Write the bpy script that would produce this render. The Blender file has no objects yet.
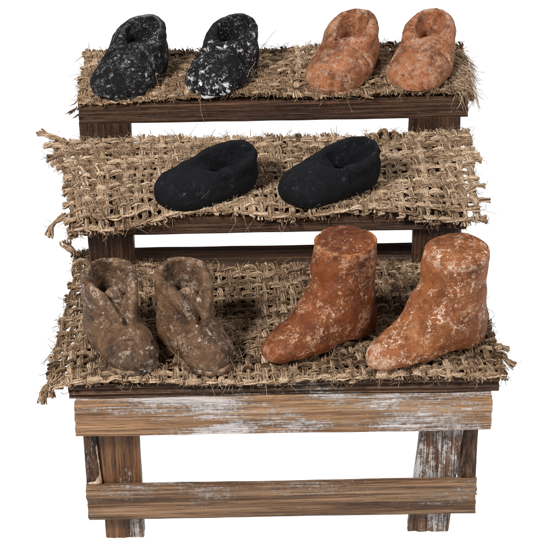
import bpy, math, random
import numpy as np
from mathutils import Vector, Matrix, noise as mnoise

R = math.radians
scene = bpy.context.scene
col = scene.collection
rng = np.random.default_rng(7)

# ------------------------------------------------------------------ objects
def tag(o, label=None, cat=None, group=None, kind=None):
    if label: o['label'] = label
    if cat: o['category'] = cat
    if group: o['group'] = group
    if kind: o['kind'] = kind
    return o

def empty(name, loc, rz=0.0):
    o = bpy.data.objects.new(name, None)
    o.empty_display_size = 0.05
    o.location = loc
    o.rotation_euler = (0, 0, rz)
    col.objects.link(o)
    return o

def mesh_obj(name, V, F, mat, parent=None, smooth=True, attr=None):
    """V (n,3) array, F list/array of faces (all quads or mixed)."""
    me = bpy.data.meshes.new(name)
    if isinstance(F, np.ndarray):
        n, k = F.shape
        me.vertices.add(len(V)); me.vertices.foreach_set('co', np.asarray(V, np.float32).ravel())
        me.loops.add(n * k); me.loops.foreach_set('vertex_index', F.astype(np.int32).ravel())
        me.polygons.add(n)
        me.polygons.foreach_set('loop_start', np.arange(0, n * k, k, dtype=np.int32))
        me.update(calc_edges=True)
    else:
        me.from_pydata([tuple(v) for v in V], [], F)
        me.update()
    if attr is not None:
        a = me.attributes.new('tone', 'FLOAT', 'POINT')
        a.data.foreach_set('value', np.asarray(attr, np.float32))
    me.polygons.foreach_set('use_smooth', np.full(len(me.polygons), smooth))
    me.materials.append(mat)
    o = bpy.data.objects.new(name, me)
    col.objects.link(o)
    if parent: o.parent = parent
    return o

# ------------------------------------------------------------------ noise
class Wave:
    """cheap smooth 3-D noise: a sum of random plane waves"""
    def __init__(s, seed, freq, n=14):
        g = np.random.default_rng(seed)
        d = g.normal(size=(n, 3)); d /= np.linalg.norm(d, axis=1)[:, None]
        s.k = d * freq * g.uniform(.55, 1.5, size=(n, 1)); s.p = g.uniform(0, 6.283, n); s.n = n
    def __call__(s, X, Y, Z):
        out = 0
        for (a, b, c), p in zip(s.k, s.p): out = out + np.sin(a * X + b * Y + c * Z + p)
        return out / math.sqrt(s.n / 2)

# ------------------------------------------------------------------ materials
class NT:
    def __init__(s, name):
        s.m = bpy.data.materials.new(name); s.m.use_nodes = True
        s.t = s.m.node_tree; s.t.nodes.clear()
        s.out = s.n('ShaderNodeOutputMaterial')
    def n(s, typ, **kw):
        nd = s.t.nodes.new(typ)
        for k, v in kw.items():
            if k.startswith('i_'):
                nd.inputs[k[2:].replace('_', ' ')].default_value = v
            else: setattr(nd, k, v)
        return nd
    def l(s, a, b): s.t.links.new(a, b)
    def coord(s, scale=(1, 1, 1), rnd=True):
        tc = s.n('ShaderNodeTexCoord')
        src = tc.outputs['Object']
        if rnd:
            oi = s.n('ShaderNodeObjectInfo')
            mu = s.n('ShaderNodeMath', operation='MULTIPLY'); mu.inputs[1].default_value = 37.0
            s.l(oi.outputs['Random'], mu.inputs[0])
            ad = s.n('ShaderNodeVectorMath', operation='ADD')
            s.l(src, ad.inputs[0]); s.l(mu.outputs[0], ad.inputs[1]); src = ad.outputs[0]
        mp = s.n('ShaderNodeMapping'); mp.inputs['Scale'].default_value = scale
        s.l(src, mp.inputs['Vector'])
        return mp.outputs[0]
    def noise(s, vec, scale, detail=4, rough=.6, dist=0.0, lac=2.0):
        nd = s.n('ShaderNodeTexNoise'); nd.inputs['Scale'].default_value = scale
        nd.inputs['Detail'].default_value = detail; nd.inputs['Roughness'].default_value = rough
        nd.inputs['Distortion'].default_value = dist
        s.l(vec, nd.inputs['Vector']); return nd.outputs[0]
    def ramp(s, fac, stops):
        nd = s.n('ShaderNodeValToRGB'); e = nd.color_ramp.elements
        while len(e) < len(stops): e.new(.5)
        for el, (p, c) in zip(e, stops):
            el.position = p; el.color = (*c, 1) if len(c) == 3 else c
        s.l(fac, nd.inputs[0]); return nd.outputs[0]
    def step(s, fac, a, b):
        nd = s.n('ShaderNodeMapRange'); nd.interpolation_type = 'SMOOTHSTEP'
        nd.inputs['From Min'].default_value = a; nd.inputs['From Max'].default_value = b
        s.l(fac, nd.inputs['Value']); return nd.outputs[0]
    def math(s, op, a, b=None):
        nd = s.n('ShaderNodeMath', operation=op)
        for i, v in enumerate((a, b)):
            if v is None: continue
            if isinstance(v, (int, float)): nd.inputs[i].default_value = v
            else: s.l(v, nd.inputs[i])
        return nd.outputs[0]
    def mix(s, fac, a, b, blend='MIX'):
        nd = s.n('ShaderNodeMix', data_type='RGBA', blend_type=blend)
        for i, v in ((0, fac), (6, a), (7, b)):
            if isinstance(v, (int, float)): nd.inputs[i].default_value = v
            elif isinstance(v, tuple): nd.inputs[i].default_value = (*v, 1)
            else: s.l(v, nd.inputs[i])
        return nd.outputs[2]
    def bump(s, h, strength=.5, dist=.01, normal=None):
        nd = s.n('ShaderNodeBump'); nd.inputs['Strength'].default_value = strength
        nd.inputs['Distance'].default_value = dist
        s.l(h, nd.inputs['Height'])
        if normal: s.l(normal, nd.inputs['Normal'])
        return nd.outputs[0]
    def bsdf(s, color, rough=.8, normal=None, spec=.3):
        nd = s.n('ShaderNodeBsdfPrincipled')
        if isinstance(color, tuple): nd.inputs['Base Color'].default_value = (*color, 1)
        else: s.l(color, nd.inputs['Base Color'])
        if isinstance(rough, (int, float)): nd.inputs['Roughness'].default_value = rough
        else: s.l(rough, nd.inputs['Roughness'])
        nd.inputs['Specular IOR Level'].default_value = spec
        if normal: s.l(normal, nd.inputs['Normal'])
        s.l(nd.outputs[0], s.out.inputs[0]); return nd

def wood(name, axis, dark, mid, light, wash=0.0, washcol=(.72, .70, .68), contrast=1.0, edge=.35, rough=.6, washscale=1.0, endwash=0.0):
    m = NT(name)
    st = [170, 170, 170]; st[axis] = 3.0
    st2 = [30, 30, 30]; st2[axis] = 1.4
    st3 = [9, 9, 9]; st3[axis] = 3.0
    v = m.coord(tuple(st)); v2 = m.coord(tuple(st2)); v3 = m.coord(tuple(st3)); vi = m.coord((1, 1, 1))
    fine = m.noise(v, 1.0, 5, .62, .4)
    broad = m.noise(v2, 1.0, 4, .55, .8)
    g = m.math('ADD', m.math('MULTIPLY', fine, .62 * contrast), m.math('MULTIPLY', broad, .38))
    c = m.ramp(g, [(.33, dark), (.48, mid), (.66, light)])
    # dark pores drawn out along the grain
    stp = [230, 230, 230]; stp[axis] = 6
    pores = m.step(m.noise(m.coord(tuple(stp)), 1.0, 3, .6), .54, .62)
    c = m.mix(m.math('MULTIPLY', pores, .34), c, tuple(x * .5 for x in dark))
    h = m.math('SUBTRACT', fine, m.math('MULTIPLY', pores, .6))
    # worn edges pale, hollows dark
    geo = m.n('ShaderNodeNewGeometry')
    worn = m.math('MULTIPLY', m.step(geo.outputs['Pointiness'], .53, .62), m.step(m.noise(vi, 26, 4, .7), .42, .62))
    c = m.mix(m.math('MULTIPLY', worn, edge), c, tuple(min(1, x * 1.5) for x in light))
    if wash > 0:
        patch = m.noise(v3, washscale, 3, .6, .6)
        sc = [260, 260, 260]; sc[axis] = 9
        if endwash:
            sx = m.n('ShaderNodeSeparateXYZ'); tcc = m.n('ShaderNodeTexCoord'); m.l(tcc.outputs['Object'], sx.inputs[0])
            patch = m.math('ADD', patch, m.math('MULTIPLY', m.step(m.math('ABSOLUTE', m.math('ADD', sx.outputs[0], .20)), .16, .05), endwash))
        streak = m.noise(m.coord(tuple(sc)), 1.0, 4, .7)
        sp = m.noise(vi, 120, 3, .7)
        a = m.step(m.math('ADD', m.math('MULTIPLY', patch, .95), m.math('MULTIPLY', m.math('ADD', streak, m.math('MULTIPLY', sp, .5)), .75)), 1.19 - wash * .28, 1.33 - wash * .28)
        c = m.mix(m.math('MULTIPLY', a, .66), c, washcol)
        h = m.math('ADD', h, m.math('MULTIPLY', a, .3))
    # tiny pale dust specks
    dust = m.step(m.noise(vi, 260, 2, .6), .64, .70)
    c = m.mix(m.math('MULTIPLY', dust, .28), c, (.4, .32, .25))
    m.bsdf(c, rough, m.bump(h, .9, .008), .35)
    return m.m

def clay(name, base, dark, pale, pale_amt, fleck=(.9, .85, .8), fleck_amt=.5, rough=.75, spec=.3, edge_amt=.6, grain=1.0, big=.5, lines=.5, hole=.55, toe=0.0, f1amt=.7, rim=None):
    m = NT(name)
    v = m.coord((1, 1, 1))
    lo = m.noise(v, 16, 5, .65, .5); mi = m.noise(v, 60, 5, .7, .3); hi = m.noise(v, 260, 3, .7)
    c = m.ramp(m.math('ADD', m.math('MULTIPLY', lo, .6), m.math('MULTIPLY', mi, .4)), [(.40, dark), (.52, base), (.66, tuple(x * 1.25 for x in base))])
    # chalky bloom in broad patches
    a = m.step(m.math('ADD', m.math('MULTIPLY', m.noise(v, 22, 5, .75, .8), .6), m.math('MULTIPLY', mi, .4)), .60 - .16 * big, .72)
    c = m.mix(m.math('MULTIPLY', a, pale_amt), c, pale)
    # rubbed ridges
    geo = m.n('ShaderNodeNewGeometry')
    e = m.math('MULTIPLY', m.step(geo.outputs['Pointiness'], .505, .56), m.step(m.math('ADD', m.math('MULTIPLY', mi, .6), m.math('MULTIPLY', lo, .4)), .44, .58))
    c = m.mix(m.math('MULTIPLY', e, edge_amt), c, pale)
    # hard white flecks, some fine and some in clusters
    f1 = m.step(m.noise(v, 190, 3, .7), .60, .65)
    f2 = m.math('MULTIPLY', m.step(m.noise(v, 70, 6, .78, .0), .555, .585), m.step(m.noise(v, 15, 3, .6), .47, .60))
    f1 = m.math('MULTIPLY', f1, m.step(m.noise(v, 19, 3, .65), .44, .60))
    f = m.math('ADD', m.math('MULTIPLY', f1, f1amt), f2)
    if toe > 0:
        sx = m.n('ShaderNodeSeparateXYZ'); tcc = m.n('ShaderNodeTexCoord'); m.l(tcc.outputs['Object'], sx.inputs[0])
        chips = m.math('MULTIPLY', m.step(m.noise(v, 52, 4, .6), .565, .59), m.math('MULTIPLY', m.step(sx.outputs[0], .222, .240), m.step(sx.outputs[2], .055, .035)))
        f = m.math('ADD', f, m.math('MULTIPLY', chips, toe))
    if rim:
        sx = m.n('ShaderNodeSeparateXYZ'); tcc = m.n('ShaderNodeTexCoord'); m.l(tcc.outputs['Object'], sx.inputs[0])
        worn = m.math('MAXIMUM', m.math('MULTIPLY', m.step(sx.outputs[2], rim[0] - .016, rim[0] - .006), m.step(sx.outputs[2], rim[0] + .004, rim[0] - .001)), m.math('MULTIPLY', m.step(sx.outputs[0], rim[1], rim[1] + .03), .8))
        worn = m.math('MULTIPLY', worn, m.step(m.noise(v, 42, 5, .7), .44, .56))
        f = m.math('ADD', f, m.math('MULTIPLY', worn, .45))
    f = m.math('MINIMUM', f, 1.0)
    c = m.mix(m.math('MULTIPLY', f, fleck_amt), c, fleck)
    ln = m.math('ABSOLUTE', m.math('SUBTRACT', m.noise(v, 34, 6, .75, .25), .5))
    ln = m.math('MULTIPLY', m.step(ln, .022, .006), m.step(m.noise(v, 24, 4, .7), .50, .60))
    c = m.mix(m.math('MULTIPLY', ln, lines), c, fleck)
    # dark pinholes and hollows
    d = m.step(m.noise(v, 110, 4, .7), .42, .34)
    c = m.mix(m.math('MULTIPLY', d, hole), c, tuple(x * .4 for x in dark))
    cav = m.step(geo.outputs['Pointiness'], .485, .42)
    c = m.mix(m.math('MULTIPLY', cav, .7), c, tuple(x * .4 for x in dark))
    h = m.math('ADD', m.math('MULTIPLY', mi, .9), m.math('ADD', m.math('MULTIPLY', hi, .6), m.math('MULTIPLY', f, .12)))
    m.bsdf(c, rough, m.bump(h, .8 * grain, .008), spec)
    return m.m

def jute(name, dark, mid, light):
    m = NT(name)
    v = m.coord((1, 1, 1), rnd=False)
    at = m.n('ShaderNodeAttribute', attribute_name='tone')
    n1 = m.noise(v, 34, 4, .6); n2 = m.noise(v, 170, 3, .7)
    g = m.math('ADD', m.math('MULTIPLY', n1, .35), m.math('ADD', m.math('MULTIPLY', n2, .35), m.math('MULTIPLY', at.outputs['Fac'], .36)))
    c = m.ramp(g, [(.36, dark), (.53, mid), (.74, light)])
    m.bsdf(c, .9, m.bump(n2, .6, .004), .15)
    return m.m

M = {}
DK = (.030, .0125, .006); 
M['shelf'] = wood('dark_stained_wood', 0, (.016, .0065, .003), (.058, .025, .012), (.165, .080, .040), edge=.3, rough=.5)
M['shelf_lip'] = wood('worn_dark_stained_wood', 0, (.016, .007, .0035), (.075, .036, .019), (.25, .14, .08), edge=.6, rough=.5, wash=.12)
M['beam'] = wood('whitewashed_tan_wood', 0, (.080, .036, .015), (.310, .160, .074), (.56, .345, .195), wash=.56, washcol=(.74, .735, .75), rough=.65, washscale=.9, endwash=.13)
M['rail'] = wood('limed_brown_wood', 0, (.046, .021, .010), (.190, .096, .046), (.44, .275, .160), wash=.34, washcol=(.50, .45, .41), rough=.65)
M['leg'] = wood('scuffed_brown_wood', 2, (.042, .016, .006), (.150, .064, .025), (.32, .160, .074), wash=.30, rough=.5)
M['leg_pale'] = wood('white_scuffed_brown_wood', 2, (.036, .015, .007), (.125, .056, .025), (.27, .140, .072), wash=.72, washcol=(.82, .81, .81), rough=.55)
M['post'] = wood('dark_stained_post_wood', 2, (.012, .005, .003), (.045, .02, .01), (.13, .062, .032), edge=.25, rough=.5)
M['side'] = wood('dark_stained_brace_wood', 2, (.012, .005, .003), (.06, .028, .014), (.17, .09, .05), wash=.28, rough=.5)
M['jute_warm'] = jute('warm_jute', (.070, .039, .020), (.262, .168, .100), (.63, .475, .335))
M['jute_grey'] = jute('greyed_jute', (.056, .031, .016), (.245, .152, .087), (.63, .465, .32))
M['jute_shade_dirt'] = jute('shaded_dirty_jute', (.048, .027, .014), (.215, .135, .079), (.58, .43, .295))  # darker copy for the bottom cloth: shade and dirt put into the colour
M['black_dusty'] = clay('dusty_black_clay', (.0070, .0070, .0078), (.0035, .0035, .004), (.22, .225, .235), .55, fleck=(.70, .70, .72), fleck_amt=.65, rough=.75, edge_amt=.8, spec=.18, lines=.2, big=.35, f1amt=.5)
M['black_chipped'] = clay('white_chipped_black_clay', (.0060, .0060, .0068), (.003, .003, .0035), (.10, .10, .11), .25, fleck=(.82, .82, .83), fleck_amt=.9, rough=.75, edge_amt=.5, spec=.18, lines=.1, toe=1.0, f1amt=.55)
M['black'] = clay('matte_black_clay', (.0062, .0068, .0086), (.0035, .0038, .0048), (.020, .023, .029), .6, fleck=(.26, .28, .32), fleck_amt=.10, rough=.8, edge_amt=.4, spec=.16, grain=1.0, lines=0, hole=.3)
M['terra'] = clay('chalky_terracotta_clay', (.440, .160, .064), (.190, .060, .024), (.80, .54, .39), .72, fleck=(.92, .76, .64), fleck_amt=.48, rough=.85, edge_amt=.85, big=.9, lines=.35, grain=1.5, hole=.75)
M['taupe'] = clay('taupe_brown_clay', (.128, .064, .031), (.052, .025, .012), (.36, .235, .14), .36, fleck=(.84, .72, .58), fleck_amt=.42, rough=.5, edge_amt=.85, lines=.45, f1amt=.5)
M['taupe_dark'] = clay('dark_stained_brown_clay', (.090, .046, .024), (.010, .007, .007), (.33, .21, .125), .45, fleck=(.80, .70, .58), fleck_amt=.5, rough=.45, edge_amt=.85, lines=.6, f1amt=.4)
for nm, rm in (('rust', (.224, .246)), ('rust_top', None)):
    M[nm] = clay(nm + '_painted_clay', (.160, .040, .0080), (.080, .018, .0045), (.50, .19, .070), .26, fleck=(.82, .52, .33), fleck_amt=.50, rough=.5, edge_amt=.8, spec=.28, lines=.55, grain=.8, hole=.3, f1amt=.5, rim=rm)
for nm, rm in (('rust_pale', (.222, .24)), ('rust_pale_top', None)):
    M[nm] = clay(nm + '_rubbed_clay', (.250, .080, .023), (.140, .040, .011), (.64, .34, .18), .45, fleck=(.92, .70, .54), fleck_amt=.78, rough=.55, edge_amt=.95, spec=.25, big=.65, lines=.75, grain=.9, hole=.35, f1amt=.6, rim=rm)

mg = NT('white_glue'); v = mg.coord()
mg.bsdf(mg.ramp(mg.noise(v, 40, 3), [(.3, (.20, .13, .08)), (.7, (.46, .35, .25))]), .3, None, .5); M['glue'] = mg.m

# ------------------------------------------------------------------ setting: added glowing white sheet under the stand, so no contact shadows show
mw = NT('glowing_white_sheet')
e = mw.n('ShaderNodeEmission'); e.inputs[0].default_value = (1, 1, 1, 1); e.inputs[1].default_value = 1.02
mw.l(e.outputs[0], mw.out.inputs[0])
gr = mesh_obj('ground', np.array([(-3, -.35, 0), (3, -.35, 0), (3, 6, 0), (-3, 6, 0)], float), np.array([[0, 1, 2, 3]]), mw.m, smooth=False)
mt_ = NT('white_paper'); mt_.bsdf(mt_.mix(mt_.noise(mt_.coord(), 3), (.78, .78, .78), (.82, .82, .82)), .8)
tb = mesh_obj('floor', np.array([(-30, -30, -.02), (30, -30, -.02), (30, 30, -.02), (-30, 30, -.02)], float), np.array([[0, 1, 2, 3]]), mt_.m, smooth=False)
tag(tb, kind='structure')
tag(gr, kind='structure')

# ------------------------------------------------------------------ wooden stand
def plank(name, A, B, w, t, up, mat, parent, seed, profile=None, wob=.0013, rag=.0014, chamfer=.004):
    """a sawn stick from A to B; w = size along 'side', t = size along 'up'."""
    g = np.random.default_rng(seed)
    A = np.array(A, float); B = np.array(B, float)
    ax = B - A; L = np.linalg.norm(ax); ax /= L
    up = np.array(up, float); up -= ax * (up @ ax); up /= np.linalg.norm(up)
    sd = np.cross(ax, up)
    if profile is None:
        c = chamfer; hw, ht = w / 2, t / 2
        pr = []
        cs = [(hw - c, -ht + c, -90), (hw - c, ht - c, 0), (-hw + c, ht - c, 90), (-hw + c, -ht + c, 180)]
        for i, (x, y, a0) in enumerate(cs):
            for k in range(3):
                a = R(a0 + 45 * k); pr.append((x + c * math.cos(a), y + c * math.sin(a)))
            nx, ny, na = cs[(i + 1) % 4]
            p0 = np.array(pr[-1]); p1 = np.array((nx + c * math.cos(R(na)), ny + c * math.sin(R(na))))
            d = np.linalg.norm(p1 - p0); n = max(1, int(d / .007))
            for k in range(1, n): pr.append(tuple(p0 + (p1 - p0) * k / n))
        profile = pr
    P = np.array(profile); npf = len(P)
    ns = max(6, int(L / .012)) + 1
    cen = P.mean(0); out = P - cen; out /= np.linalg.norm(out, axis=1)[:, None] + 1e-9
    s = np.linspace(0, L, ns)
    w1 = Wave(seed * 3 + 1, 1.0); w2 = Wave(seed * 3 + 2, 1.0)
    SS, PX = np.meshgrid(s, P[:, 0], indexing='ij'); _, PY = np.meshgrid(s, P[:, 1], indexing='ij')
    off = wob * (w1(SS * 9, PX * 60, PY * 60) * .6 + w2(SS * 40, PX * 150, PY * 150) * .35)
    # saw/grain grooves constant along the length
    off += wob * .35 * g.normal(size=npf)[None, :] * (1 + .5 * w2(SS * 12, PX * 0, PY * 0))
    Q = P[None] + out[None] * off[..., None]
    # bow of the whole stick
    bow = wob * 1.2 * np.sin(math.pi * s / L) * g.uniform(-1, 1)
    along = np.repeat(s[:, None], npf, 1)
    rg = rag * w1(P[:, 0] * 330, P[:, 1] * 330, 3.3 + 0 * P[:, 0])
    rg2 = rag * w2(P[:, 0] * 330, P[:, 1] * 330, 7.1 + 0 * P[:, 0])
    along[0] += rg * .7; along[1] += rg * .3; along[-1] += rg2 * .7; along[-2] += rg2 * .3
    mid = (A + B) / 2
    V = A + along[..., None] * ax + Q[..., :1] * sd + (Q[..., 1:] + bow[:, None, None]) * up - mid
    V = V.reshape(-1, 3)
    i = np.arange(ns - 1)[:, None] * npf; j = np.arange(npf)[None]; jn = (j + 1) % npf
    F = np.stack([i + j, i + npf + j, i + npf + jn, i + jn], -1).reshape(-1, 4)
    F = [tuple(int(q) for q in f) for f in F]
    # end grain: inner ring + centre fan
    V = list(map(tuple, V))
    for base, sgn in ((0, 1), ((ns - 1) * npf, -1)):
        ring = np.array(V[base:base + npf]); cc = ring.mean(0)
        inner = cc + (ring - cc) * .55 + ax * sgn * (.0015 + .002 * g.normal(size=npf)[:, None])
        b2 = len(V); V += list(map(tuple, inner)); V.append(tuple(cc + ax * sgn * .003)); ci = len(V) - 1
        for k in range(npf):
            k2 = (k + 1) % npf
            q = (base + k, base + k2, b2 + k2, b2 + k); tr = (b2 + k, b2 + k2, ci)
            if sgn < 0: q = q[::-1]; tr = tr[::-1]
            F.append(q); F.append(tr)
    o = mesh_obj(name, np.array(V), F, mat, parent, smooth=True)
    try: o.data.set_sharp_from_angle(angle=R(50))
    except Exception: pass
    o.location = mid - (np.array(parent.location) if parent else 0)
    return o

stand = empty('display_stand', (.035, .45, 0))
tag(stand, 'three tier dark stained wooden display stand with a whitewashed front beam', 'display stand')

# shelves --- first shelf: planed edge with grooves along the front
def shelf_profile(y0, y1, z0, z1, grooves):
    # (side, up) section, side axis = -y for an x-running plank with up = z  -> cross(ax=x, up=z) = -y
    pts = []
    H = z1 - z0
    n = 20
    for k in range(n + 1):
        z = z0 + H * k / n; d = 0
        for (gz, gd, gw) in grooves: d += gd * math.exp(-((k / n - gz) / gw) ** 2)
        ed = .004 * (abs(2 * k / n - 1) ** 8)
        pts.append((y0 + d + ed, z))
    m_ = max(4, int((y1 - y0) / .012))
    for k in range(1, m_): pts.append((y0 + (y1 - y0) * k / m_, z1))
    for k in range(7): pts.append((y1, z1 - H * k / 6))
    for k in range(1, m_): pts.append((y1 + (y0 - y1) * k / m_, z0))
    yc = (y0 + y1) / 2; zc = (z0 + z1) / 2
    return [(-(y - yc), z - zc) for y, z in pts], yc, zc

def shelf(x0, x1, y0, y1, z0, z1, grooves, mat, seed, tilt=0.0, **kw):
    pr, yc, zc = shelf_profile(y0, y1, z0, z1, grooves)
    return plank('shelf_board', (x0, yc, zc - tilt / 2), (x1, yc, zc + tilt / 2), 0, 0, (0, 0, 1), mat, stand, seed, profile=pr, **kw)

shelf(-.443, .514, .0, .585, .402, .441, [(.62, .008, .10), (.18, .006, .14), (.92, .002, .05)], M['shelf_lip'], 11)
shelf(-.428, .476, .437, .803, .563, .615, [(.55, .002, .2)], M['shelf'], 12)
top_board = shelf(-.461, .508, .800, 1.085, .672, .724, [(.45, .003, .15), (.75, .002, .06)], M['shelf'], 13)
# front beam, rail and legs
plank('front_beam', (-.431, -.006, .360), (.497, -.006, .357), .036, .084, (0, 0, 1), M['beam'], stand, 21, wob=.0009, chamfer=.003)
plank('front_rail', (-.420, -.006, .1185), (.471, -.006, .1175), .022, .092, (0, 0, 1), M['rail'], stand, 22, wob=.0010, chamfer=.003)
plank('leg', (-.3405, .026, 0), (-.3400, .026, .402), .036, .088, (1, 0, 0), M['leg'], stand, 23)
plank('leg', (.3660, .026, 0), (.4020, .026, .402), .036, .094, (1, 0, 0), M['leg_pale'], stand, 24)
# leaning side battens behind the rail
plank('side_brace', (-.402, .034, .135), (-.409, .085, .402), .075, .034, (1, 0, 0), M['side'], stand, 25)
plank('side_brace', (.452, .034, .135), (.464, .085, .402), .075, .036, (1, 0, 0), M['side'], stand, 26)
# back legs of the first tier and of the top tier
plank('leg', (-.395, .530, 0), (-.395, .530, .402), .04, .085, (1, 0, 0), M['leg'], stand, 27)
plank('leg', (.435, .530, 0), (.435, .530, .402), .04, .085, (1, 0, 0), M['leg'], stand, 28)
plank('leg', (-.402, 1.05, 0), (-.402, 1.05, .672), .04, .085, (1, 0, 0), M['leg'], stand, 29)
plank('leg', (.445, 1.05, 0), (.445, 1.05, .672), .04, .085, (1, 0, 0), M['leg'], stand, 30)
# short posts carrying the upper shelves
plank('post', (-.371, .480, .441), (-.371, .480, .563), .036, .108, (1, 0, 0), M['post'], stand, 31)
plank('post', (.408, .480, .441), (.408, .480, .563), .036, .118, (1, 0, 0), M['post'], stand, 32)
plank('post', (-.397, .815, .500), (-.397, .815, .672), .022, .128, (1, 0, 0), M['post'], stand, 33)
plank('post', (.425, .815, .500), (.425, .815, .672), .022, .128, (1, 0, 0), M['post'], stand, 34)

def splinters(name, base, parent, seed, n=12):
    g = np.random.default_rng(seed); V = []; F = []
    for k in range(n):
        p = np.array(base) + g.normal(size=3) * (.006, .012, .010); d = np.array((-.7, -.3, -.55)) + g.normal(size=3) * .35; d /= np.linalg.norm(d)
        L = g.uniform(.015, .034); sd = np.cross(d, (0, 0, 1)); sd /= np.linalg.norm(sd); u = np.cross(sd, d); w_ = g.uniform(.0012, .0026)
        b = len(V)
        for t, q in ((0, 1), (.55, .8), (1, .15)):
            c = p + d * L * t + u * .004 * t * g.normal()
            for (x, y) in ((1, .5), (-1, .5), (-1, -.5), (1, -.5)): V.append(c + (sd * x + u * y) * w_ * q)
        for r_ in range(2):
            for i in range(4): F.append((b + r_ * 4 + i, b + r_ * 4 + (i + 1) % 4, b + r_ * 4 + 4 + (i + 1) % 4, b + r_ * 4 + 4 + i))
        F.append((b + 11, b + 10, b + 9, b + 8)); F.append((b, b + 1, b + 2, b + 3))
    o = mesh_obj(name, np.array(V) - np.array(parent.matrix_world.translation), F, M['shelf'], parent, smooth=False)
    return o
# ------------------------------------------------------------------ signed-distance modelling for the hand-shaped clay shoes
def ell(X, Y, Z, c, r, ry=0.0):
    x, y, z = X - c[0], Y - c[1], Z - c[2]
    if ry:
        ca, sa = math.cos(ry), math.sin(ry); x, z = x * ca + z * sa, -x * sa + z * ca
    k0 = np.sqrt((x / r[0]) ** 2 + (y / r[1]) ** 2 + (z / r[2]) ** 2)
    k1 = np.sqrt((x / r[0] ** 2) ** 2 + (y / r[1] ** 2) ** 2 + (z / r[2] ** 2) ** 2)
    return k0 * (k0 - 1) / (k1 + 1e-9)
def cap(X, Y, Z, a, b, ra, rb=None):
    rb = ra if rb is None else rb
    a = np.array(a, float); b = np.array(b, float); d = b - a
    t = np.clip(((X - a[0]) * d[0] + (Y - a[1]) * d[1] + (Z - a[2]) * d[2]) / (d @ d), 0, 1)
    return np.sqrt((X - a[0] - t * d[0]) ** 2 + (Y - a[1] - t * d[1]) ** 2 + (Z - a[2] - t * d[2]) ** 2) - (ra + (rb - ra) * t)
def path(X, Y, Z, pts, r):
    d = None
    for a, b in zip(pts[:-1], pts[1:]):
        e = cap(X, Y, Z, a[:3], b[:3], a[3] if len(a) > 3 else r, b[3] if len(b) > 3 else r)
        d = e if d is None else np.minimum(d, e)
    return d
def smin(a, b, k):
    h = np.clip(.5 + .5 * (b - a) / k, 0, 1); return b + (a - b) * h - k * h * (1 - h)
def smax(a, b, k): return -smin(-a, -b, k)

def surfnet(f, lo, hi, h):
    ax = [np.arange(l, u + h, h) for l, u in zip(lo, hi)]
    X, Y, Z = np.meshgrid(*ax, indexing='ij')
    D = f(X, Y, Z); nx, ny, nz = D.shape
    ins = D < 0
    corners = [(i, j, k) for i in (0, 1) for j in (0, 1) for k in (0, 1)]
    sl = lambda c: tuple(slice(o, n - 1 + o) for o, n in zip(c, (nx, ny, nz)))
    cnt = sum(ins[sl(c)].astype(int) for c in corners)
    act = (cnt > 0) & (cnt < 8)
    idx = np.argwhere(act); vid = -np.ones(act.shape, int); vid[act] = np.arange(len(idx))
    acc = np.zeros((len(idx), 3)); num = np.zeros(len(idx))
    for a in range(3):
        for c in corners:
            if c[a]: continue
            c2 = list(c); c2[a] = 1
            p = idx + np.array(c); q = idx + np.array(c2)
            dp = D[p[:, 0], p[:, 1], p[:, 2]]; dq = D[q[:, 0], q[:, 1], q[:, 2]]
            m = (dp < 0) != (dq < 0)
            t = np.where(m, dp / np.where(m, dp - dq, 1), 0)
            pos = np.array(c, float)[None] + t[:, None] * (np.array(c2) - np.array(c))[None]
            acc[m] += pos[m]; num[m] += 1
    V = (idx + acc / num[:, None]) * h + np.array(lo)
    F = []
    for a in range(3):
        b, c = (a + 1) % 3, (a + 2) % 3
        s0 = [slice(None)] * 3; s1 = [slice(None)] * 3
        s0[a] = slice(0, -1); s1[a] = slice(1, None)
        i0 = ins[tuple(s0)]; i1 = ins[tuple(s1)]
        E = np.argwhere(i0 != i1)
        E = E[(E[:, b] > 0) & (E[:, c] > 0) & (E[:, b] < D.shape[b] - 1) & (E[:, c] < D.shape[c] - 1)]
        fl = i0[E[:, 0], E[:, 1], E[:, 2]]
        eb = np.zeros(3, int); eb[b] = 1; ec = np.zeros(3, int); ec[c] = 1
        q = [vid[tuple((E - o).T)] for o in (eb + ec, ec, 0 * eb, eb)]
        Q = np.stack(q, 1); Q[~fl] = Q[~fl][:, ::-1]
        F.append(Q)
    F = np.concatenate(F); F = F[(F >= 0).all(1)]
    return V, F

HS = .0034
def clay_mesh(name, f, lo, hi, mat, parent, seed, lump=.0022, lump2=.0011, h=HS, label=None):
    w1 = Wave(seed, 55); w2 = Wave(seed + 1, 150); w3 = Wave(seed + 2, 330)
    def g(X, Y, Z):
        return f(X, Y, Z) + lump * w1(X, Y, Z) * .7 + lump2 * w2(X, Y, Z) * .7 + lump2 * .35 * w3(X, Y, Z)
    V, F = surfnet(g, lo, hi, h)
    o = mesh_obj(name, V, F, mat, parent)
    if label: o['label'] = label
    return o

def sole_sdf(L, rh, rb, xh, xb, z0, z1, k=.006, arch=0.0):
    def f(X, Y, Z):
        d2 = cap(X, Y, 0 * Z, (xh, 0, 0), (xb, 0, 0), rh, rb)
        zz = Z - arch * np.exp(-((X - L * .45) / (L * .16)) ** 2)
        return smax(d2, np.maximum(zz - z1, z0 - zz), k)
    return f

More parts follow.
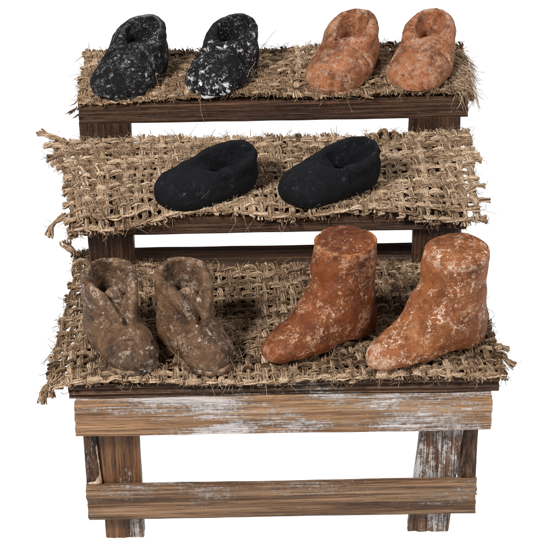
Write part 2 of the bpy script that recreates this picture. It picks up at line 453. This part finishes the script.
# ---- low slip-on shoes; local x runs from heel (0) to toe
def slip_shoe(loc, heading, mats, label, seed, kind='dusty', s=1.0, flap=1, group=None):
    """heading: direction of the toe, degrees from +x"""
    L = .262 * s
    dx, dy = math.cos(R(heading)), math.sin(R(heading))
    root = empty('slip_on_shoe', loc, R(heading)); root.scale = (s, s, s)
    tag(root, label, 'shoe', group)
    soft = kind == 'smooth'
    def upper(X, Y, Z):
        if not soft:
            rear = ell(X, Y, Z, (.082, 0, .044), (.086, .070, .090))
            rear = smax(rear, (Z - (.124 - .34 * X)) * .94, .018)
            vamp = ell(X, Y, Z, (.176, 0, .020), (.092, .079, .056))
            vamp = smin(vamp, ell(X, Y, Z, (.130, 0, .034), (.066, .073, .052)), .03)
            d = smin(rear, vamp, .022)
            # flat collar band that wraps round the opening and laps over the instep
            rp = []
            for k in range(21):
                t = k * 2 * math.pi / 20; x = .072 - .062 * math.cos(t)
                rp.append((x, .050 * math.sin(t) * (1 - .12 * math.cos(t)), .111 - .315 * (x - .01), .0155 + .004 * (1 - math.cos(t)) / 2))
            d = smin(d, path(X, Y, Z, rp, .02), .012)
            hole = ell(X, Y, Z, (.063, 0, .108), (.048, .039, .075), .34)
            d = smax(d, -hole, .007)
            # lapped flap coming over from one side, a knob where the other side ends, and the keyhole slit between them
            d = smin(d, ell(X, Y, Z, (.112, .020 * flap, .078), (.026, .034, .018), .40), .005)
            d = smin(d, ell(X, Y, Z, (.112, -.036 * flap, .082), (.017, .015, .015), .40), .004)
            slit = path(X, Y, Z, [(.080, -.006 * flap, .112, .017), (.104, -.014 * flap, .098, .011), (.128, -.020 * flap, .084, .006)], .01)
            d = smax(d, -slit, .005)
            # crease where the collar laps over the toe piece
            xc = .143 + 2.6 * Y * Y - .16 * Y * flap; u = X - xc; hi_ = np.clip((Z - .022) / .02, 0, 1)
            d = d + hi_ * (.0062 * np.exp(-(u / .0040) ** 2) + .0034 * np.exp(-np.clip(u, 0, 1) / .035) / (1 + np.exp(-u / .0015)))
        else:
            rear = ell(X, Y, Z, (.080, 0, .040), (.088, .068, .074))
            rear = smax(rear, Z - (.098 - .12 * X), .025)
            vamp = ell(X, Y, Z, (.168, 0, .028), (.096, .073, .056))
            d = smin(rear, vamp, .035)
            ring = path(X, Y, Z, [(.012, 0, .090, .015), (.018, .024, .089, .015), (.038, .046, .084, .016), (.070, .054, .078, .016), (.102, .051, .073, .016), (.132, .036, .071, .015), (.150, .020, .070, .014)], .02)
            ring2 = path(X, Y, Z, [(.012, 0, .090, .015), (.018, -.024, .089, .015), (.038, -.046, .084, .016), (.070, -.054, .078, .016), (.102, -.051, .073, .016), (.132, -.036, .071, .015), (.150, -.020, .070, .014)], .02)
            d = smin(d, np.minimum(ring, ring2), .014)
            hole = ell(X, Y, Z, (.080, .004 * flap, .098), (.073, .0445, .070), .12)
            d = smax(d, -hole, .012)
            d = smin(d, ell(X, Y, Z, (.150, -.014 * flap, .068), (.040, .034, .016), .3), .010)
            yy = Y * flap; u = X - (.163 - .75 * np.clip(yy + .012, 0, 1) - .2 * np.clip(yy + .012, -1, 0))
            on = np.clip((yy + .03) / .02, 0, 1) * np.clip((Z - .03) / .02, 0, 1)
            d = d + on * (.0044 * np.exp(-(u / .0034) ** 2) + .0030 * np.exp(-np.clip(u, 0, 1) / .03) / (1 + np.exp(-u / .0015)))
        return smax(d, (.010 if not soft else .0) - Z, .006)
    lo, hi = (-.03, -.1, -.01), (.29, .1, .17)
    lump = .0011 if not soft else .0011
    clay_mesh('upper', upper, lo, hi, mats[0], root, seed, lump=lump, lump2=.0008 if not soft else .0005)
    if not soft:
        clay_mesh('sole', sole_sdf(.26, .058, .071, .056, .192, .0, .019, .008), (-.02, -.1, -.012), (.29, .1, .035), mats[1], root, seed + 5, lump=.0016, lump2=.0012)
    else:
        clay_mesh('sole', sole_sdf(.26, .054, .062, .056, .190, .0, .012, .008), (-.02, -.1, -.012), (.29, .1, .03), mats[1], root, seed + 5, lump=.0012, lump2=.0006)
    return root

# ---- lace-less ankle boots with a split front
def ankle_boot(loc, heading, mats, label, seed, s=1.0, tall=0.0, group=None):
    root = empty('ankle_boot', loc, R(heading)); root.scale = (s, s, s)
    tag(root, label, 'boot', group)
    H = .172 + tall
    def upper(X, Y, Z):
        sh = cap(X, Y * .92, Z, (.060, 0, .04), (.050, 0, H - .01), .054, .060)
        sh = smax(sh, Z - (H + .012 - .30 * np.clip(X - .02, -.05, .1)), .012)
        foot = ell(X, Y, Z, (.125, 0, .036), (.095, .060, .056))
        heel = ell(X, Y, Z, (.055, 0, .04), (.062, .056, .06))
        d = smin(smin(sh, heel, .03), foot, .022)
        # turned back edges of the front opening
        for sy, off in ((1, .0), (-1, .004)):
            rid = path(X, Y, Z, [(.036, sy * .054, H + .002, .010), (.084, sy * (.046), H - .014, .012), (.110, sy * (.030), H * .76, .014), (.124, sy * (.016) + off, H * .56, .014), (.134, sy * .022, H * .44, .010)], .014)
            d = smin(d, rid, .006)
        hole = ell(X, Y, Z, (.052, 0, H), (.045, .041, .085))
        slit = path(X, Y, Z, [(.075, 0, H + .01, .030), (.112, 0, H * .82, .019), (.130, .002, H * .60, .009), (.142, .002, H * .47, .005)], .01)
        d = smax(d, -smin(hole, slit, .02), .007)
        # wrinkles at the ankle
        for zz, yy in ((.085, 1), (.105, -1), (.125, 1)):
            d = smax(d, -path(X, Y, Z, [(.050, yy * .062, zz + .012), (.085, yy * .058, zz), (.115, yy * .046, zz - .014)], .0032), .006)
        u = X - (.120 + 2.2 * Y * Y)
        d = d + .0055 * np.exp(-(u / .0042) ** 2) * np.clip((Z - .02) / .02, 0, 1) * np.clip((.100 - Z) / .01, 0, 1)
        return smax(d, .008 - Z, .006)
    clay_mesh('upper', upper, (-.04, -.1, -.01), (.25, .1, H + .04), mats[0], root, seed, lump=.0011, lump2=.0009)
    def cap_(X, Y, Z):
        d = ell(X, Y, Z, (.166, 0, .032), (.057, .059, .047))
        d = smax(d, -(X - .118), .012)
        # pressed oval ridge on top of the toe
        q = np.sqrt(((X - .168) / .034) ** 2 + (Y / .038) ** 2)
        d = d + .0042 * np.exp(-((q - .98) / .12) ** 2) - .0020 * np.exp(-((q - .70) / .16) ** 2)
        return smax(d, .008 - Z, .006)
    clay_mesh('toe_cap', cap_, (.09, -.09, -.01), (.25, .09, .11), mats[1], root, seed + 3, lump=.0014, lump2=.0010)
    def tongue(X, Y, Z):
        return path(X, Y * .55, Z, [(.070, 0, H - .035, .010), (.095, 0, H * .70, .011), (.118, 0, H * .45, .010)], .01)
    clay_mesh('tongue', tongue, (.03, -.06, .05), (.16, .06, H + .02), mats[0], root, seed + 4, lump=.0018, lump2=.001)
    clay_mesh('sole', sole_sdf(.22, .056, .059, .056, .165, 0, .016, .007), (-.03, -.1, -.012), (.25, .1, .03), mats[1], root, seed + 5, lump=.0018, lump2=.0012)
    return root

# ---- tall boots with filled-in tops
def tall_boot(loc, heading, mats, label, seed, s=1.0, group=None, lean=0.0, wide=1.0, dish=True):
    root = empty('tall_boot', loc, R(heading)); root.scale = (s, s, s)
    tag(root, label, 'boot', group)
    H = .232
    def upper(X, Y, Z):
        t = np.clip((Z - .05) / (H - .05), 0, 1)
        cx = .070 + .018 * (1 - t) + lean * t
        rx = .066 + .019 * (1 - t) ** 1.1
        ry = (.062 + .006 * t) * wide
        q = np.sqrt(((X - cx) / rx) ** 2 + (Y / ry) ** 2)
        sh = (q - 1) * np.minimum(rx, ry) * .95
        sh = smax(sh, Z - H + (0 if dish else .05 * (q - .3) * (q - .3) * .2), .008 if dish else .014)
        foot = cap(X, Y * .92, Z * 1.10, (.115, 0, .062), (.266, 0, .022), .052, .019)
        ball = ell(X, Y, Z, (.184, 0, .026), (.098, .054, .044))
        inst = ell(X, Y, Z, (.132, 0, .068), (.062, .050, .060), .55)
        d = smin(smin(smin(sh, foot, .035), ball, .03), inst, .03)
        heel = ell(X, Y, Z, (.062, 0, .035), (.062, .052, .055))
        d = smin(d, heel, .02)
        # folds around the ankle and shaft
        wv = .0022 * np.sin(Z * 105 + 2.2 * np.sin(Y * 24 + seed) + X * 22) * np.exp(-((Z - .135) / .062) ** 2) * (.35 + .65 / (1 + np.exp(-(X - .07) * 60)))
        rim = .0010 * np.exp(-((Z - (H - .020)) / .004) ** 2)
        d = d + wv + rim
        # shallow sunken top inside a rim
        top = np.maximum((q - .88) * .06, -(Z - (H - .004)))
        if dish: d = smax(d, -top, .006)
        und = .010 + .010 * np.exp(-((X - .125) / .035) ** 2)
        return smax(d, und - Z, .005)
    lo, hi = (-.03, -.1, -.01), (.30, .1, H + .02)
    clay_mesh('upper', upper, lo, hi, mats[0], root, seed, lump=.0012, lump2=.0008)
    def plug(X, Y, Z):
        q = np.sqrt(((X - .070 - lean) / .060) ** 2 + (Y / (.062 * wide)) ** 2)
        return smax((q - 1) * .05, np.abs(Z - (H - .0118)) - .0095 - .001 * np.cos(q * 3), .004)
    if dish: clay_mesh('top_fill', plug, (-.02, -.1, H - .05), (.18, .1, H + .02), mats[2], root, seed + 3, lump=.0013, lump2=.0010)
    clay_mesh('sole', sole_sdf(.28, .054, .032, .060, .248, 0, .014, .006, arch=.010), (-.02, -.1, -.012), (.30, .1, .04), mats[1], root, seed + 5, lump=.0016, lump2=.0010)
    return root

ZC3, ZC2, ZC1 = .738, .633, .458
# (toe point x, y) in the scene; heel root = toe - L*dir
def place(fn, toe, z, heading, L, **kw):
    s = kw.get('s', 1.0)
    d = (math.cos(R(heading)), math.sin(R(heading)))
    return fn((toe[0] - d[0] * L * s, toe[1] - d[1] * L * s, z), heading, **kw)
SL = .262
place(slip_shoe, (-.388, .800), ZC3, 270 - 25, SL, mats=(M['black_dusty'], M['black_dusty']), seed=100, flap=1, s=1.0,
      label='black clay shoe dusted with white, leftmost on the top shelf')
place(slip_shoe, (-.146, .800), ZC3, 270 - 22, SL, mats=(M['black_chipped'], M['black_chipped']), seed=120, flap=1, s=.98,
      label='black clay shoe with white chips on its toe tip, second on the top shelf')
place(slip_shoe, (.150, .806), ZC3, 270 - 24, SL, mats=(M['terra'], M['terra']), seed=140, flap=1, s=1.0,
      label='chalky terracotta clay shoe beside the black shoes on the top shelf')
place(slip_shoe, (.360, .806), ZC3, 270 - 20, SL, mats=(M['terra'], M['terra']), seed=160, flap=1, s=.97,
      label='chalky terracotta clay shoe beside the frayed tuft on the top shelf')
place(slip_shoe, (-.255, .452), ZC2, 180 + 27, SL, mats=(M['black'], M['black']), seed=180, kind='smooth', flap=1, s=.98,
      label='plain matte black clay shoe, left one on the middle shelf')
place(slip_shoe, (.042, .450), ZC2, 180 + 30, SL, mats=(M['black'], M['black']), seed=200, kind='smooth', flap=1, s=.98,
      label='matte black clay shoe with grey scuffed side, right one on the middle shelf')
place(ankle_boot, (-.275, .005), ZC1, 270 + 27, .222, mats=(M['taupe'], M['taupe_dark']), seed=220, s=1.0,
      label='dull brown clay ankle boot with dark stained toe, leftmost on the bottom shelf')
place(ankle_boot, (-.105, .005), ZC1, 270 + 29, .222, mats=(M['taupe'], M['taupe']), seed=240, s=1.0,
      label='dull brown clay ankle boot with evenly brown toe, second on the bottom shelf')
place(tall_boot, (-.002, .045), ZC1, 180 + 36, .285, mats=(M['rust'], M['rust'], M['rust_top']), seed=260, s=1.04,
      label='glossy dark rust tall clay boot near the middle of the bottom shelf')
place(tall_boot, (.226, .014), ZC1, 180 + 31, .285, mats=(M['rust_pale'], M['rust_pale'], M['rust_pale_top']), seed=280, s=1.07, dish=False,
      label='rust tall clay boot rubbed with pale patches, rightmost on the bottom shelf')

def glue(c, seed):
    def f(X, Y, Z):
        d = ell(X, Y, Z, (-.004, 0, 0), (.017, .006, .005))
        d = smin(d, ell(X, Y, Z, (.006, 0, .006), (.008, .005, .010)), .004)
        return smin(d, path(X, Y, Z, [(.008, 0, .008, .004), (.010, .001, .022, .0030), (.009, 0, .050, .0022), (.007, .001, .085, .0020), (.006, 0, .115, .0014)], .003), .004)
    o = clay_mesh('glue_blob', f, (-.04, -.03, -.03), (.04, .03, .13), M['glue'], stand, seed, lump=.0013, lump2=.0010, h=.0018)
    o.location = np.array(c) - np.array(stand.location)
glue((-.398, .004, .167), 400)
bpy.context.view_layer.update()
splinters('splinter', (-.462, .806, .712), top_board, 41, 9)
# ------------------------------------------------------------------ burlap
class Strands:
    def __init__(s): s.V = []; s.F = []; s.T = []; s.n = 0
    def tube(s, P, r, tone, k=5):
        P = np.asarray(P, float); n = len(P)
        T = np.gradient(P, axis=0); T /= np.linalg.norm(T, axis=1)[:, None] + 1e-12
        up = np.array([.13, .21, .97]) if abs(T[:, 2]).mean() < .8 else np.array([.97, .2, .1])
        A = np.cross(T, up); A /= np.linalg.norm(A, axis=1)[:, None] + 1e-12; B = np.cross(T, A)
        a = np.arange(k) * 2 * math.pi / k
        r = np.broadcast_to(r, (n,))
        V = P[:, None] + r[:, None, None] * (np.cos(a)[None, :, None] * A[:, None] + np.sin(a)[None, :, None] * B[:, None])
        i = np.arange(n - 1)[:, None] * k; j = np.arange(k)[None]; jn = (j + 1) % k
        F = np.stack([i + j, i + jn, i + k + jn, i + k + j], -1).reshape(-1, 4) + s.n
        s.V.append(V.reshape(-1, 3)); s.F.append(F); s.T.append(np.broadcast_to(np.repeat(tone, k) if np.ndim(tone) else tone, (n * k,)))
        s.n += n * k
    def yarn(s, P, r, tone, g, nst=12, pitch=.22, fray=(True, True), flat=.55):
        """a loosely laid yarn of a few plies, untwisting at its cut ends"""
        P = np.asarray(P, float); n = len(P)
        T = np.gradient(P, axis=0); T /= np.linalg.norm(T, axis=1)[:, None] + 1e-12
        up = np.array([.05, .1, 1.0])
        A = np.cross(T, up); A /= np.linalg.norm(A, axis=1)[:, None] + 1e-9; B = np.cross(A, T)
        seg = np.r_[0, np.cumsum(np.linalg.norm(np.diff(P, axis=0), axis=1))]; L = seg[-1]
        ph0 = g.uniform(0, 6.28)
        e = np.ones(n)
        if fray[0]: e = np.maximum(e, 1 + .9 * np.clip(1 - seg / .018, 0, 1))
        if fray[1]: e = np.maximum(e, 1 + .9 * np.clip(1 - (L - seg) / .018, 0, 1))
        thick = 1 + .16 * np.sin(seg * g.uniform(35, 70) + g.uniform(0, 6)) + .10 * np.sin(seg * g.uniform(120, 200) + g.uniform(0, 6))
        for q in range(nst):
            core = q % 3 == 2
            f1, f2, p1, p2 = g.uniform(25, 60), g.uniform(70, 130), g.uniform(0, 6.28), g.uniform(0, 6.28)
            wan = .28 * np.sin(seg * f1 + p1) + .15 * np.sin(seg * f2 + p2)
            ph = ph0 + q * 6.283 / nst + seg / pitch * 6.283 + wan
            o = r * (.30 if core else .64) * thick * e * (1 + .16 * np.sin(seg * f2 * .8 + p1))
            Q = P + (np.cos(ph) * o)[:, None] * A * 1.15 + (np.sin(ph) * o * flat)[:, None] * B
            Q = Q + g.normal(size=Q.shape) * r * .045
            s.tube(Q, r * g.uniform(.16, .29) * thick, np.clip(tone + .20 * g.normal() + .06 * g.normal(size=n), 0, 1), 4)
        # stray hairs lying along the yarn
        for q in range(int(L / .012)):
            i0 = int(g.integers(0, n - 1)); d = T[i0] * g.choice([-1, 1]) + g.normal(size=3) * .45; d[2] = abs(d[2]) * .4
            s.fibre(P[i0] + g.normal(size=3) * r * .4 + B[i0] * r * .75 * (1 if B[i0][2] > 0 else -1), d, g.uniform(.008, .024), g, r=g.uniform(.0003, .0006), tone=np.clip(tone + .25 + .2 * g.normal(), 0, 1), curl=.9, n=5, grav=.10)
    def fibre(s, p, d, L, g, r=.0007, tone=.8, curl=1.0, n=7, grav=0.0, ss=1):
        p = np.array(p, float); d = np.array(d, float); d /= np.linalg.norm(d)
        P = [p]; w = g.normal(size=3) * curl
        for k in range(n - 1):
            d = d + w * .35 + g.normal(size=3) * .12 * curl + np.array([0, 0, -grav]); d /= np.linalg.norm(d)
            P.append(P[-1] + d * L / (n - 1))
        s.tube(np.array(P), r * np.linspace(1, .6, n), tone, 3)
    def build(s, name, mat):
        return mesh_obj(name, np.concatenate(s.V), np.concatenate(s.F), mat, None, True, np.concatenate(s.T))

def burlap(name, S, u0, u1, v0, v1, du, dv, seed, mat, amp=.0025, r=.0086, ext_u=(.4, 1.3), ext_v=(.3, .9), fuzz=5200, longf=160, skip_u=(), edge=None, tone0=.5):
    """S(u, v) -> points; warp yarns run along v, weft yarns along u. edge(u,v) shifts outline."""
    g = np.random.default_rng(seed); st = Strands()
    nu = int(round((u1 - u0) / du)); nv = int(round((v1 - v0) / dv))
    us = u0 + (np.arange(nu + 1)) * (u1 - u0) / nu + g.normal(size=nu + 1) * du * .10
    vs = v0 + (np.arange(nv + 1)) * (v1 - v0) / nv + g.normal(size=nv + 1) * dv * .10
    wu = Wave(seed + 1, 9); wv = Wave(seed + 2, 9); wz = Wave(seed + 3, 14)
    def pos(U, V, off):
        V2 = V + .10 * dv * wv(U * 2.2, V * 2.2, 0 * U + 1); U2 = U + .14 * du * wu(U * 2.2, V * 2.2, 0 * U + 2)
        P = S(U2, V2)
        e = 1e-3
        n = np.cross(S(U2 + e, V2) - P, S(U2, V2 + e) - P); n /= np.linalg.norm(n, axis=1)[:, None]
        return P + n * (off + .0016 * wz(U, V, 0 * U))[:, None]
    sub = 9
    interp = lambda arr, s: np.interp(s, np.arange(len(arr)), arr) + np.where(s < 0, (s) * (arr[1] - arr[0]), 0) + np.where(s > len(arr) - 1, (s - len(arr) + 1) * (arr[-1] - arr[-2]), 0)
    ends = []
    for j in range(nu + 1):
        a = -g.uniform(*ext_v); b = nv + g.uniform(*ext_v)
        s = np.linspace(a, b, int((b - a) * sub))
        V = interp(vs, s); U = us[j] + du * .05 * np.sin(s * g.uniform(.5, 1.4) + g.uniform(0, 6)) + du * .04 * g.normal()
        rr = r * g.uniform(.82, 1.12)
        P = pos(U, V, amp * np.cos(math.pi * (s + j)) * np.clip(1.15 - np.maximum(0, np.maximum(-s, s - nv)), .2, 1))
        st.yarn(P, rr, np.clip(tone0 + .16 * g.normal(), 0, 1), g); ends += [(P[0], P[0] - P[2]), (P[-1], P[-1] - P[-3])]
    for i in range(nv + 1):
        a = -g.uniform(*ext_u); b = nu + g.uniform(*ext_u)
        s = np.linspace(a, b, int((b - a) * sub))
        U = interp(us, s); V = vs[i] + dv * .05 * np.sin(s * g.uniform(.3, .9) + g.uniform(0, 6))
        rr = r * g.uniform(.85, 1.2) * 1.08
        P = pos(U, V, -amp * np.cos(math.pi * (s + i)) * np.clip(1.15 - np.maximum(0, np.maximum(-s, s - nu)), .2, 1))
        st.yarn(P, rr, np.clip(tone0 + .03 + .16 * g.normal(), 0, 1), g); ends += [(P[0], P[0] - P[2]), (P[-1], P[-1] - P[-3])]
    # tufts at the cut ends
    for p, d in ends:
        for k in range(int(min(16, 1 + g.exponential(5)))):
            st.fibre(p + g.normal(size=3) * r * .45 - d * .5, d / (np.linalg.norm(d) + 1e-9) + g.normal(size=3) * .55, g.uniform(.006, .024), g, r=g.uniform(.0004, .0009), tone=np.clip(.62 + .2 * g.normal(), 0, 1), curl=1.1, n=6, grav=.02)
    # hairiness all over
    U = g.uniform(u0, u1, fuzz); V = g.uniform(v0, v1, fuzz)
    P = pos(U, V, np.full(fuzz, amp * .9) + g.uniform(0, .008, fuzz))
    for p in P:
        d = np.r_[g.normal(size=2), abs(g.normal()) * .10]
        st.fibre(p, d, g.uniform(.008, .028), g, r=g.uniform(.0003, .0006), tone=np.clip(.62 + .25 * g.normal(), 0, 1), curl=1.1, n=6, grav=.16)
    # a few long loose curly fibres
    U = g.uniform(u0, u1, longf); V = np.where(g.random(longf) < .55, v0 + g.uniform(-.01, .05, longf), g.uniform(v0, v1, longf))
    P = pos(U, V, np.full(longf, amp + .006))
    for p in P:
        d = np.r_[g.normal(), -abs(g.normal()) * .6, abs(g.normal()) * .7]
        st.fibre(p, d, g.uniform(.03, .085), g, r=g.uniform(.00035, .0006), tone=np.clip(.85 + .15 * g.normal(), 0, 1), curl=1.5, n=14, grav=.22)
    return st, g, pos, mat

def drape(V, front, fall):
    """distance hanging below for material past the front edge"""
    o = np.maximum(0, front - V)
    return o

def make_cloth1():
    zb = .441 + .0145; w = Wave(501, 11)
    def S(U, V):
        o = np.maximum(0, -.004 - V); oR = np.maximum(0, U - .512); oL = np.maximum(0, -.440 - U)
        x = U + 0 * V - .055 * np.clip((V) / .5, 0, 1.1) * np.clip((U - .25) / .3, 0, 1) + .036 * np.clip(V / .5, 0, 1.1) * np.clip((-U - .2) / .3, 0, 1)
        y = V + .68 * o + .06 * np.clip((-U - .28) / .2, 0, 1) * np.clip(V / .45, 0, 1)
        z = zb - .85 * o - .55 * oR ** 1.2 - .25 * oL + .003 * w(U, V, 0 * U) + .018 * np.clip((-U - .38) / .1, 0, 1) * np.clip((V - .2) / .25, 0, 1)
        return np.stack([x, y, z], -1)
    return burlap('burlap_cloth', S, -.480, .520, -.006, .455, .0208, .0262, 31, M['jute_shade_dirt'], fuzz=1500, longf=70, ext_u=(.2, .9), ext_v=(.2, .6), tone0=.46)
def make_cloth2():
    zb = .615 + .0145; w = Wave(502, 10)
    def S(U, V):
        lf = np.clip((-U - .22) / .16, 0, 1) + .75 * np.clip((U - .26) / .16, 0, 1) + .22 + .14 * np.sin(U * 17 + 1); V = V - .040 * lf * np.clip((.62 - V) / .18, 0, 1); o = np.maximum(0, .436 - V); b = np.maximum(0, V - .765)
        oL = np.maximum(0, -.448 - U); oR = np.maximum(0, U - .505)
        x = U + .045 * np.clip((-U - .3) / .2, 0, 1) * np.clip((.70 - V) / .25, 0, 1) - .02 * np.clip((-U - .3) / .2, 0, 1) * np.clip((V - .62) / .15, 0, 1)
        y = V + .72 * o - .2 * b
        z = zb - .9 * o + .35 * b - .20 * oL - .15 * oR + .0035 * w(U, V, 0 * U) + lf * .004
        return np.stack([x, y, z], -1)
    return burlap('burlap_cloth', S, -.498, .492, .440, .772, .0216, .0262, 32, M['jute_warm'], fuzz=2100, longf=110, ext_u=(.2, 1.4), ext_v=(.2, .8), tone0=.56)
def make_cloth3():
    zb = .724 + .0145; w = Wave(503, 10)
    def S(U, V):
        o = np.maximum(0, .800 - V); oR = np.maximum(0, U - .506); oL = np.maximum(0, -.46 - U)
        y = V + .7 * o
        z = zb - .8 * o - .8 * oR - .3 * oL + .003 * w(U, V, 0 * U)
        return np.stack([U + 0 * V - .35 * oR, y, z], -1)
    return burlap('burlap_cloth', S, -.455, .508, .806, 1.070, .0208, .0255, 33, M['jute_grey'], fuzz=1500, longf=60, ext_u=(.2, .8), ext_v=(.2, .6), tone0=.52)

st, g, pos, mt = make_cloth1()
for (x, y, z, dx, dy, dz) in ((-.470, .020, .455, -.035, -.03, -.055), (-.455, .010, .452, -.03, -.02, -.035), (.515, .075, .452, .035, -.02, -.020), (.512, .10, .452, .03, .0, -.005), (-.460, .50, .470, -.03, .04, .02)):
    t = np.linspace(0, 1, 16); P = np.stack([x + dx * t + .004 * np.sin(t * 7), y + dy * t, z + dz * t ** 1.4 + .005 * np.sin(t * 3.1)], -1); st.yarn(P, .0092, .55, g)
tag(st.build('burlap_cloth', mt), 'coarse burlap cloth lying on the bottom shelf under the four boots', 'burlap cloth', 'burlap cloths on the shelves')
st, g, pos, mt = make_cloth2()
# loose yarn loops standing up behind the right-hand shoe
for u, h, dx in ((.262, .022, .010), (.286, .034, .013), (.318, .026, .009), (.352, .016, .010)):
    t = np.linspace(0, 1, 18)
    P = np.stack([u + dx * (1 - np.cos(t * math.pi)) / 2 * 1.6, .776 - .035 * t + .0 * t, .628 + h * np.sin(t * math.pi)], -1)
    st.yarn(P, .0085, .5, g)
for (x, y, z, dx, dy, dz) in ((-.488, .765, .636, -.075, .045, .012), (-.490, .742, .634, -.055, .03, -.004), (-.470, .455, .612, -.045, -.02, -.045), (-.440, .440, .606, -.02, -.015, -.04)):
    t = np.linspace(0, 1, 16); P = np.stack([x + dx * t + .004 * np.sin(t * 7), y + dy * t, z + dz * t ** 1.5 + .006 * np.sin(t * 3.1)], -1); st.yarn(P, .0095, .6, g)
tag(st.build('burlap_cloth', mt), 'coarse burlap cloth with ragged ends hanging off the middle shelf under two black shoes', 'burlap cloth', 'burlap cloths on the shelves')
st, g, pos, mt = make_cloth3()
# unravelled tuft over the right end
for k in range(620):
    v = g.uniform(.80, 1.01)
    p = (.488 + g.normal() * .010 + (v - .8) * .02, v, .742 + abs(g.normal()) * .006)
    st.fibre(p, (.80 + g.normal() * .12, -.50 + g.normal() * .20, .16 + g.normal() * .10), g.uniform(.025, .075), g, r=g.uniform(.0005, .0010), tone=np.clip(.80 + .25 * g.normal(), 0, 1), curl=.55, n=10, grav=.42)
tag(st.build('burlap_cloth', mt), 'coarse burlap cloth with an unravelled tuft, on the top shelf under four shoes', 'burlap cloth', 'burlap cloths on the shelves')

# ------------------------------------------------------------------ light
w = bpy.data.worlds.new('World'); scene.world = w; w.use_nodes = True
bg = w.node_tree.nodes['Background']; bg.inputs[0].default_value = (1, 1, 1, 1); bg.inputs[1].default_value = .08
def area(name, loc, target, size, power, colr=(1, 1, 1)):
    d = bpy.data.lights.new(name, 'AREA'); d.shape = 'RECTANGLE'; d.size, d.size_y = size; d.energy = power; d.color = colr
    o = bpy.data.objects.new(name, d); o.location = loc
    o.rotation_euler = (Vector(target) - Vector(loc)).to_track_quat('-Z', 'Y').to_euler(); col.objects.link(o); return o
area('softbox_key', (-2.5, -1.9, 3.9), (0, .35, .4), (.9, .9), 300, (1, .985, .96))
area('softbox_fill', (3.0, -1.6, 2.6), (0, .35, .4), (.7, .8), 88, (1, .99, .98))
area('softbox_back', (.3, 3.2, 3.6), (0, .5, .6), (2.0, 1.0), 45)

# ------------------------------------------------------------------ camera
cd = bpy.data.cameras.new('Camera'); cam = bpy.data.objects.new('Camera', cd); col.objects.link(cam)
th, dist, roll = R(32), 4.8, R(-1.1)
fwd = Vector((0, math.cos(th), -math.sin(th))); tgt = Vector((.02, .40, .47))
right = fwd.cross(Vector((0, 0, 1))).normalized(); up = right.cross(fwd)
r2 = right * math.cos(roll) + up * math.sin(roll); u2 = up * math.cos(roll) - right * math.sin(roll)
mat = Matrix((r2, u2, -fwd)).transposed().to_4x4(); mat.translation = tgt - fwd * dist
cam.matrix_world = mat
cd.sensor_width = 36; cd.lens = 36 * 2020 / 550; cd.clip_start = .1; cd.clip_end = 500
scene.camera = cam

scene.view_settings.view_transform = 'Standard'; scene.view_settings.look = 'None'
scene.view_settings.exposure = 0; scene.view_settings.gamma = 1
scene.render.engine = 'CYCLES'
scene.cycles.use_denoising = True
scene.cycles.max_bounces = 8
scene.cycles.filter_width = 1.05
